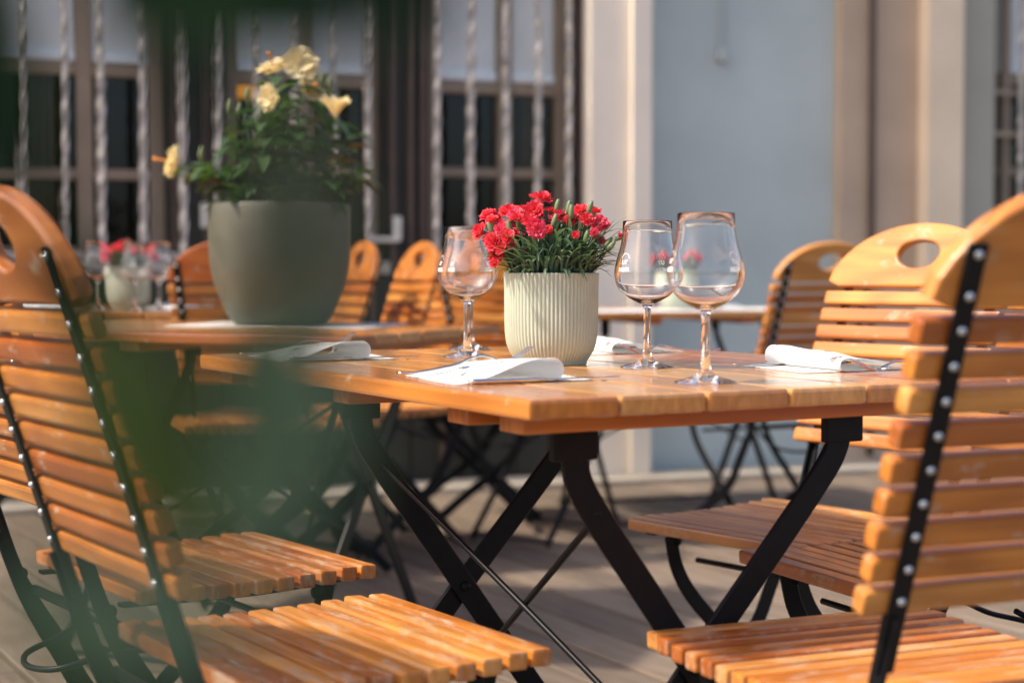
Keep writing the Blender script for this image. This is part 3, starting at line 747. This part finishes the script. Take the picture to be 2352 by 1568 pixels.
spec = [(805, 185, 75, .2, -.3, 1, 0), (487, 285, 62, -.4, -.2, .9, 0), (440, 375, 62, -.9, -.6, .3, 0), (620, 268, 80, -.1, -.4, .9, 0), (690, 245, 45, .1, .2, 1, 0), (760, 255, 72, 0, -.9, .5, 0),
        (775, 355, 70, .1, -1, -.1, 1), (570, 375, 60, -.3, -.8, .6, 1), (515, 440, 62, -.5, -.8, .4, 0), (535, 515, 58, -.3, -.9, .1, 0), (848, 368, 38, 0, -.8, .6, 0), (862, 255, 45, .1, -.2, 1, 0),
        (905, 258, 34, .3, -.3, .9, 1), (905, 375, 36, 0, -.6, .7, 0), (1050, 265, 70, -.2, -.4, .9, 0), (1125, 262, 52, .2, .1, 1, 0), (1150, 345, 82, .25, -.7, .75, 1), (965, 350, 34, 0, -.5, .8, 0),
        (620, 455, 34, -.2, -.8, .3, 1), (1285, 410, 36, .9, -.2, .6, 1), (1015, 395, 30, 0, -.8, .4, 0), (600, 410, 50, -.1, -.8, .6, 0), (560, 480, 46, -.4, -.8, .4, 0), (520, 565, 34, -.5, -.8, .2, 0), (1085, 300, 46, .1, -.8, .5, 0), (730, 310, 44, -.1, -.9, .4, 0), (665, 300, 50, 0, -.5, .8, 0), (1130, 380, 36, .2, -.9, .1, 1), (655, 385, 34, 0, -.7, .5, 1), (705, 480, 26, 0, -.9, .3, 1), (560, 320, 34, -.2, -.3, .9, 1)]
r0_ = random.Random(11)
for i, (zx, zy, rp, nx, ny, nz, m) in enumerate(spec):
    dx, dy = from_zoom(zx, zy); Y = PY - 0.03 + r0_.uniform(-.03, .04) + (0.04 if nz > .85 else 0) - (0.03 if nz < .5 else 0)
    p = atd(dx, dy, Y) - pot_p; rad = rp / 2.091 / 1.2755 * Y / F_PX * 0.95 if rp < 40 else rp / 2.091 / 1.2755 * Y / F_PX * 0.98
    fl.append((p.x, p.y, p.z, rad, nx, ny, nz, m))
for i in range(26):
    zx, zy = r0_.uniform(455, 1190), 0
    zy = r0_.uniform(245, 400) + abs(zx - 830) * 0.16
    dx, dy = from_zoom(zx, zy); Y = PY + r0_.uniform(-.05, .03); p = atd(dx, dy, Y) - pot_p
    fl.append((p.x, p.y, p.z, r0_.uniform(40, 60) / 2.091 / 1.2755 * Y / F_PX, (zx - 830) / 700, -.5, .8, i % 2))
bspec = [(888, 305, .3), (905, 215, .2), (975, 225, .15), (990, 250, .05), (1105, 225, .3), (670, 320, 0), (1085, 400, .3), (1050, 320, .0), (610, 345, -.2), (1215, 445, .7), (1230, 465, .9), (495, 355, -.4), (820, 400, 0.1), (700, 270, -.1), (600, 520, -.7)]
bd = []
for zx, zy, nx in bspec:
    dx, dy = from_zoom(zx, zy); p = atd(dx, dy, PY - 0.03 + r0_.uniform(-.02, .02)) - pot_p; bd.append((p.x, p.y, p.z, nx, 1.0))
carnation_pot(pot_p, 'ribbed sage pot full of coral red carnations in the middle of the front table', fl, bd, 620)
def rand_fl(seed, n=16):
    r_ = random.Random(seed); out = []
    for i in range(n):
        a = r_.uniform(0, 6.28); q = math.sqrt(r_.random()) * 0.085
        out.append((q * math.cos(a), q * math.sin(a), 0.135 + 0.075 - q * 0.55 + r_.uniform(-.01, .01), 0.021, math.cos(a) * q * 8, math.sin(a) * q * 8 - .3, 0.8, i % 3 == 0))
    return out
z3 = TH + 0.015
carnation_pot(atd(293, 697, 5.2) * Vector((1, 1, 0)) + Vector((0, 0, z3)) if False else Vector(((293 - 1176) / F_PX * 5.15, 5.15, z3)), 'small pale green pot of red flowers on the back left table', rand_fl(5), [], 160, False, 5)
carnation_pot(Vector(((1555 - 1176) / F_PX * 5.95, 5.95, TH)), 'small pot of red flowers on the far table, seen through the wine glasses', rand_fl(8), [], 160, False, 8)
for i, (px, Y, lb) in enumerate(((222, 5.0, 'blurred wine glass left of the back table flower pot'), (310, 4.95, 'blurred wine glass in front of the back table flower pot'), (365, 5.0, 'blurred wine glass right of the back table flower pot'))):
    place_glass(Vector(((px - 1176) / F_PX * Y, Y, z3)), lb, GGB, i * 1.3)

# ------------------------------------------------------------------ napkins, forks and knives
def napkin_sheet(u, v, wob):
    """u 0..1 along the paper (open edge -> fold -> lower layer), returns local (y away from sitter, z)"""
    W1, HT = 0.130, 0.022
    if u < 0.45:
        t_ = u / 0.45; y = W1 * t_; z = 0.0012 + (HT + 0.0023) * (0.5 - 0.5 * math.cos(math.pi * min(1, t_ * 1.12)))
    elif u < 0.62:
        t_ = (u - 0.45) / 0.17; a = math.pi / 2 - math.pi * t_; r = (HT + 0.0035) / 2
        y = W1 + r * 1.1 * math.cos(a); z = 0.0008 + r + r * math.sin(a)
    elif u < 0.70:
        t_ = (u - 0.62) / 0.08; y = W1 - 0.03 * t_; z = 0.0008
    else:
        t_ = (u - 0.70) / 0.30; y = W1 - 0.03 + 0.11 * t_; z = 0.0004
    return y, z
def make_napkin(wob=0.5, seed=1):
    root = empty('napkin'); r_ = random.Random(seed)
    W = 0.175
    def S(u, v, off=0.0):
        y, z = napkin_sheet(u, v, wob)
        x = (v - .5) * W
        if u < 0.02: y += 0.0022 * math.sin(v * 70)
        # the hump is fuller towards one end
        z2 = 0.0008 + (z - 0.0008) * (0.70 + 0.42 * v) if u < 0.62 else z
        z2 += 0.0012 * math.sin(v * 9 + u * 11) * min(1, u * 6) * (1 if u < .45 else 0) * min(1, max(0, (.45 - u) * 12))
        return Vector((x + (0.016 * (v - .5) * (1 - u)), y + 0.004 * math.sin(v * 5 + seed) - 0.018 * v * (1 - u), z2 + off))
    bm = bmesh.new()
    # rounded roll first, then the lower layer as one continuous sheet
    us = [0, .01] + [.45 * i / 14 for i in range(1, 15)] + [.45 + .17 * i / 12 for i in range(1, 13)] + [.66, .70]
    nv = 60; g_ = [[bm.verts.new(S(u, j / nv)) for j in range(nv + 1)] for u in us]
    for a, b in zip(g_, g_[1:]):
        for j in range(nv): bm.faces.new((a[j], a[j + 1], b[j + 1], b[j]))
    o = build(bm, 'fold', M['paper'], root, True); sm = o.modifiers.new('t', 'SOLIDIFY'); sm.thickness = 0.0004; sm.offset = 0
    bm = bmesh.new(); vs = [[], []]
    for k_, z in enumerate((0.0003, 0.0007)):
        for j in range(nv + 1):
            v = j / nv; vs[k_].append((bm.verts.new(((v - .5) * W * 1.02, 0.01, z)), bm.verts.new(((v - .5) * W * 1.02 + .004, 0.205 + 0.0022 * math.sin(v * 70) - 0.03 * v, z))))
    for j in range(nv):
        bm.faces.new((vs[1][j][0], vs[1][j + 1][0], vs[1][j + 1][1], vs[1][j][1])); bm.faces.new((vs[0][j][1], vs[0][j + 1][1], vs[0][j + 1][0], vs[0][j][0]))
        bm.faces.new((vs[0][j][1], vs[1][j][1], vs[1][j + 1][1], vs[0][j + 1][1]))
    build(bm, 'under_sheet', M['paper'], root)
    for nm, mt, pts_list in (('print', M['ink'], [[(.10, .70), (.16, .62), (.24, .60), (.30, .66), (.36, .76)], [(.22, .18), (.24, .26), (.22, .36), (.25, .44)], [(.30, .85), (.36, .9), (.42, .93), (.50, .94)], [(.40, .12), (.48, .10), (.55, .13)]]),
                             ('print', M['ink_blue'], [[(.20, .30), (.23, .33), (.22, .39)]]), ('print', M['ink_brown'], [[(.42, .13), (.50, .08), (.56, .10)], [(.33, .5), (.36, .46), (.38, .40)]])):
        for pl in pts_list:
            bm = bmesh.new()
            P = smooth_path([(u, v, 0) for u, v in pl], 6)
            for a, b in zip(P, P[1:]):
                for c_ in (0, 1):
                    lf = 0.006 if c_ and r_.random() < .85 else 0.0007
                    d = (b - a)
                    if c_ and lf > 0.001:
                        m_ = a; ang = r_.uniform(-1.2, 1.2) + math.atan2(d.y * W, d.x * .28); L_ = r_.uniform(.005, .011)
                        du, dv = math.cos(ang) * L_ / .28, math.sin(ang) * L_ / W; pu, pv = -math.sin(ang) * L_ * .22 / .28, math.cos(ang) * L_ * .22 / W
                        q = [(m_.x, m_.y), (m_.x + du / 2 + pu, m_.y + dv / 2 + pv), (m_.x + du, m_.y + dv), (m_.x + du / 2 - pu, m_.y + dv / 2 - pv)]
                        bm.faces.new([bm.verts.new(S(u, v, 0.0008)) for u, v in q])
                    else:
                        n_ = Vector((-d.y, d.x, 0)); n_ = n_.normalized() * 0.0055
                        bm.faces.new([bm.verts.new(S(p.x, p.y, 0.0008)) for p in (a - n_ * .5, b - n_ * .5, b + n_ * .5, a + n_ * .5)])
            build(bm, nm, mt, root)
    return root
def make_fork():
    o = bmesh.new(); L = 0.195
    P = [(0, 0, 0.006), (0, 0.03, 0.004), (0, 0.08, 0.007), (0, 0.112, 0.0145), (0, 0.132, 0.012), (0, 0.147, 0.0045)]
    bar(o, [Vector(p) for p in P], lambda t: 0.012 - 0.0075 * min(1, t * 1.25) + 0.012 * max(0, (t - .84) / .16), 0.0024, (0, 0, 1), 6)
    for i in range(4):
        x = (i - 1.5) * 0.0048
        bar(o, [Vector((x * .9, 0.144, 0.0050)), Vector((x, 0.157, 0.0025)), Vector((x, 0.175, 0.0075)), Vector((x * .95, L + 0.003, 0.0185))], lambda t: 0.0026 - 0.0014 * t, 0.0014, (0, 0, 1), 4)
    return o
def make_knife():
    o = bmesh.new(); n = 24; rr = []
    for i in range(n + 1):
        t_ = i / n; y = t_ * 0.215
        if t_ < .45: hw_, hz = 0.0048 - .001 * t_, 0.0036
        elif t_ < .5: k_ = (t_ - .45) / .05; hw_, hz = 0.0043 + .002 * k_, 0.0036 - .0026 * k_
        else: k_ = (t_ - .5) / .5; hw_, hz = 0.0085 * (1 - k_ ** 3 * .92), 0.0009
        rr.append([Vector((hw_ * math.cos(a), y, 0.0040 + hz * math.sin(a))) for a in [2 * math.pi * j / 12 for j in range(12)]])
    rings(o, rr); return o
nap_m = make_napkin(.5, 1)
fork_o = build(make_fork(), 'fork', M['steel'], None, True); knife_o = build(make_knife(), 'knife', M['steel'], None, True)
first = {'n': True, 'f': True, 'k': True}
def put(kind, src, p, rz, label, cat, group, tilt=0.0):
    o = src if first[kind] else copy_tree(src); first[kind] = False
    o.location = p; o.rotation_euler = (tilt, 0, rz); tag(o, label, cat, group); return o
def setting(q, t, side, names, z=TH, base=on_t1, ang=ANG, forkq=0.0, flip=1):
    # sitter on the low-q side (side=1, looks along +A) or on the high-q side (side=-1)
    rz = ang - math.pi / 2 if side == 1 else ang + math.pi / 2
    p = base(q, t); p.z = z
    away = A if side == 1 else -A; right = -B if side == 1 else B
    put('n', nap_m, p + Vector((0, 0, 0.0006)), rz, names[0], 'napkin', 'folded paper napkins')
    put('f', fork_o, p - away * 0.026 - right * 0.052 + Vector((0, 0, 0.0016)) if side == 1 else p - away * 0.05 - right * 0.118 + Vector((0, 0, 0.0002)), rz, names[1], 'fork', 'forks', R(5.0) if side == 1 else 0.0)
    put('k', knife_o, p + away * 0.0 + right * 0.094 + Vector((0, 0, 0.0002)) if side == 1 else p + away * 0.0 + right * 0.06 + Vector((0, 0, .0012)), rz, names[2], 'knife', 'knives')
setting(0.045, 0.90, 1, ('printed napkin at the left end of the front table', 'fork under the napkin at the left end of the table', 'knife in front of the napkin at the left end of the table'))
setting(0.05, 0.325, 1, ('printed napkin before the carnation pot, nearest the table corner', 'fork whose tines stick out before the carnation pot', 'knife along the front of the napkin nearest the table corner'))
setting(0.745, 0.86, -1, ('white napkin behind the pot and middle wine glass', 'fork lying behind the middle wine glass', 'knife beyond the napkin behind the middle wine glass'))
setting(0.755, 0.30, -1, ('rolled napkin at the right of the front table, left of the close chair', 'fork resting upright before the right-hand napkin', 'knife whose blade points at the nearest wine glass'))
# mats and napkins on the other tables
def mat_at(p, rz, sx, sy, label, grp='white paper place mats'):
    bm = bmesh.new(); box(bm, (0, 0, 0.0012), (sx, sy, 0.0012), 0.0003, seg=1); o = build(bm, 'place_mat', M['paper']); o.location = p; o.rotation_euler = (0, 0, rz); tag(o, label, 'place mat', grp); return o
pp = at(643, 748, TH)
mat_at(Vector((pp.x + 0.02, pp.y + 0.02, TH)), R(-14), 0.52, 0.36, 'white paper mat under the big hibiscus pot')
for px, Y, lb in ((1440, 5.72, 'white mat at the left of the far table by the blue-grey wall'), (1690, 5.95, 'white mat at the right of the far table by the blue-grey wall')):
    mat_at(Vector(((px - 1176) / F_PX * Y, Y, TH)), R(18), 0.46, 0.40, lb)
for px, Y, lb, a_ in ((85, 4.98, 'white napkin on the back left table beside the chair rail', .3), (380, 5.05, 'white napkin on the back left table right of its flower pot', -.4), (1700, 5.93, 'white napkin on the right mat of the far table', 1.2)):
    put('n', nap_m, Vector(((px - 1176) / F_PX * Y, Y, (z3 if px < 1000 else TH) + 0.0024)), a_, lb, 'napkin', 'folded paper napkins')

# ------------------------------------------------------------------ big pot with yellow hibiscus
def leaf_mesh(bm, base, d, up, L, Wd, r_, teeth=True, curl=0.25, nn=9):
    d = d.normalized(); s = d.cross(up)
    if s.length < 1e-3: s = Vector((1, 0, 0))
    s.normalize(); n_ = s.cross(d).normalized(); rows = []
    for i in range(nn + 1):
        t_ = i / nn; wv = Wd * (math.sin(math.pi * t_ ** 0.75) ** 0.85 if 0 < t_ < 1 else 0.02)
        if teeth: wv *= 1 + (0.09 if i % 2 else -0.05)
        c = base + d * L * t_ - n_ * L * curl * t_ * t_
        rows.append((bm.verts.new(c - s * wv / 2 + n_ * wv * .18), bm.verts.new(c), bm.verts.new(c + s * wv / 2 + n_ * wv * .18)))
    for a, b in zip(rows, rows[1:]):
        bm.faces.new((a[0], a[1], b[1], b[0])); bm.faces.new((a[1], a[2], b[2], b[1]))
hp = Vector((pp.x, pp.y, TH + 0.0024))
hr = empty('hibiscus_pot', hp); tag(hr, 'big grey-green round pot of pale yellow hibiscus standing on the table behind', 'potted plant')
sc = hp.y / F_PX
HH = 275 * sc; HR = 160.5 * sc
bm = bmesh.new()
pf = [(0.60, 0), (0.63, 0.01), (0.71, 0.065), (0.795, 0.16), (0.865, 0.26), (0.93, 0.37), (0.968, 0.47), (0.987, 0.58), (1.0, 0.78), (1.0, 0.90), (1.0, 0.985), (0.99, 1.0), (0.955, 1.0), (0.945, 0.98), (0.94, 0.9)]
lathe(bm, [(HR * r, HH * z) for r, z in pf], 72); build(bm, 'pot', M['clay'], hr, True)
bm = bmesh.new(); lathe(bm, [(HR * .935, HH * .88), (HR * .9, HH * .91), (HR * .2, HH * .93)], 32); build(bm, 'soil', M['soil'], hr)
r_ = random.Random(21)
stm = bmesh.new(); fol = bmesh.new()
tips = []
def hpix(px, py, dy=0.0): return atd(px, py, hp.y + dy) - hp
st_spec = [(600, 230), (640, 160), (690, 160), (720, 200), (760, 250), (560, 260), (540, 300), (480, 370), (800, 300), (820, 380), (650, 250), (520, 420), (700, 300), (740, 330), (610, 320), (780, 400), (450, 385), (590, 380), (670, 400), (560, 440), (830, 400), (760, 430)]
for (px, py) in st_spec:
    tip = hpix(px, py, r_.uniform(-.14, .16)); b0 = Vector((tip.x * .25 + r_.uniform(-.03, .03), tip.y * .25, HH * .92))
    mid = (b0 + tip) / 2 + Vector((tip.x * .15, tip.y * .15, 0.02)); path = smooth_path([b0, mid, tip], 8)
    tube(stm, [b0, mid, tip], lambda t: 0.0045 - 0.0028 * t, 6, 6)
    L = (tip - b0).length
    n = int(8 + L * 42)
    for k in range(n):
        f = 0.18 + 0.82 * k / n; p = path[min(len(path) - 1, int(f * (len(path) - 1)))]
        a = k * 2.4 + r_.uniform(-.4, .4); d = Vector((math.cos(a), math.sin(a), r_.uniform(-.35, .55)))
        leaf_mesh(fol, p + d * 0.012, d, Vector((0, 0, 1)), r_.uniform(0.045, 0.085), r_.uniform(0.026, 0.046), r_, True, r_.uniform(.1, .55))
for k in range(70):                                   # low leaves filling the pot mouth
    a = r_.uniform(0, 6.28); q = HR * .8 * math.sqrt(r_.random()); b0 = Vector((q * math.cos(a), q * math.sin(a), HH * (.93 + r_.uniform(0, .28))))
    d = Vector((math.cos(a), math.sin(a), r_.uniform(-.2, .9))); leaf_mesh(fol, b0, d, Vector((0, 0, 1)), r_.uniform(.05, .085), r_.uniform(.028, .045), r_, True, .4)
build(fol, 'foliage', M['hib_leaf'], hr, True); build(stm, 'stems', M['stem'], hr, True)
def hib_flower(px, py, rp, nx, ny, nz, dy=-.08, lift=.7, pist=True):
    c = hpix(px, py, dy); nrm = Vector((nx, ny, nz)).normalized(); rad = rp * sc
    fl_ = bmesh.new(); petal_disc(fl_, c, nrm, rad, 5, lift, .10, r_, .05, .35); petal_disc(fl_, c + nrm * rad * .05, nrm, rad * .7, 4, lift + .4, .14, r_, .05, .2)
    fo = build(fl_, 'flower', M['yellow'], hr, True)
    if pist:
        pb = bmesh.new(); tube(pb, [c, c + nrm * rad * .6, c + nrm * rad * 1.25], 0.003, 3, 6); bmesh.ops.create_icosphere(pb, subdivisions=1, radius=0.0065, matrix=Matrix.Translation(c + nrm * rad * 1.25))
        build(pb, 'pistil', M['pistil'], fo, True)
hib_flower(635, 165, 38, -.3, -.5, .9); hib_flower(690, 152, 40, .2, -.9, .4, pist=False); hib_flower(625, 230, 34, -.6, -.8, .2, pist=False)
hib_flower(700, 215, 34, .5, -.5, .3, lift=1.4); hib_flower(768, 275, 36, .1, -.3, 1, dy=-.2, lift=2.0, pist=False); hib_flower(410, 372, 42, -.93, -.1, .12, dy=-.02, lift=.45); hib_flower(618, 470, 14, .2, -.6, .8, pist=False)
st2 = bmesh.new(); tube(st2, [hpix(480, 385), hpix(445, 378), hpix(418, 375, -.02)], 0.002, 4, 6); leaf_mesh(st2, hpix(468, 382), Vector((-1, -.1, .05)), Vector((0, -.6, 1)), .05, .03, r_, True, .2); build(st2, 'side_shoot', M['hib_leaf'], hr, True)
for px, py in ((568, 215), (548, 252), (597, 268), (738, 183), (757, 190), (525, 245), (462, 352)):
    c = hpix(px, py, -.1); bb = bmesh.new(); tube(bb, [c - Vector((0, 0, .03)), c - Vector((0, 0, .012)), c, c + Vector((0.002, 0, .018))], lambda t: 0.0015 + 0.006 * math.sin(math.pi * min(1, max(0, t * 1.1 - .15))), 3, 8); build(bb, 'bud', M['bud'], hr, True)

# ------------------------------------------------------------------ leafy shrub right in front of the lens
sh = empty('shrub', (-0.22, 0.36, 0.0)); tag(sh, 'blurred green shrub leaves close to the camera on the left', 'plant')
so = Vector(sh.location)
sb = bmesh.new()
def fleaf(fb, px, py, Y, ang, L, Wd, tilt=0.0, curl=.12):
    """leaf centred on a direction, lying across the view"""
    c = atd(px, py, Y) - so; d = Vector((math.cos(R(ang)), math.sin(R(tilt)), math.sin(R(ang)))).normalized()
    leaf_mesh(fb, c - d * L / 2, d, Vector((0.05, -1, 0.25)), L, Wd, r_, False, curl, 12); return c - d * L / 2
sets = {
 'fore_leaf': [(330, 1000, .29, -76, .052, .019, 15), (430, 1160, .29, -72, .026, .016, 25), (270, 880, .30, -66, .028, .012, 0), (470, 1220, .28, -90, .012, .005, 0), (540, 860, .26, -100, .024, .008, 0)],
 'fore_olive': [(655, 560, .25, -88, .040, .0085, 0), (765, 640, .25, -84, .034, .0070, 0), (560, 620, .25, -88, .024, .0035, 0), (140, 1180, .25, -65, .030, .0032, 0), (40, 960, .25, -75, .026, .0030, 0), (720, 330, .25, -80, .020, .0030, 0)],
 'fore_teal': [(640, 1000, .26, -86, .042, .0120, 10), (760, 980, .25, -76, .032, .0070, 0), (560, 1080, .26, -95, .032, .008, 0), (640, 1230, .26, -88, .014, .008, 0), (300, 1470, .25, -70, .026, .0100, 0), (470, 1460, .25, -62, .022, .0085, 0), (130, 1500, .25, -50, .024, .0075, 20), (400, 1330, .26, -60, .014, .0040, 0), (560, 1400, .25, -75, .012, .0025, 0),
    (170, 1370, .25, -60, .018, .0055, 0), (20, 1420, .25, -60, .018, .0045, 0), (690, 1400, .25, -80, .014, .003, 0)],
 'fore_painted_shade': [(190, 720, .31, -62, .030, .012, 0), (260, 810, .30, -70, .024, .013, 0), (640, 0, .28, 4, .056, .017, 0), (430, 20, .29, -14, .036, .020, 0), (560, -30, .28, 2, .040, .018, 0), (860, -10, .28, 8, .036, .016, 10), (620, 90, .27, -6, .022, .0065, 0), (-30, 120, .29, -82, .052, .020, 0), (50, 330, .27, -80, .028, .008, 0), (130, 640, .30, -70, .022, .012, 0), (450, 220, .26, -85, .028, .0055, 0), (830, 130, .26, -60, .018, .0045, 0), (330, 120, .26, -85, .020, .003, 0)],
}
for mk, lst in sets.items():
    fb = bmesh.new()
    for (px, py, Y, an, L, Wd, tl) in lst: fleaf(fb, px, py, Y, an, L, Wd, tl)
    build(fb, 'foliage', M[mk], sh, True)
tube(sb, [(0, 0, 0), (-0.03, -0.02, 0.45), (0.02, -0.03, 0.78), (0.05, -0.05, 0.86), (0.10, -0.07, 0.90)], lambda t: 0.005 - 0.0038 * t, 6, 6)
build(sb, 'stems', M['stem'], sh, True)
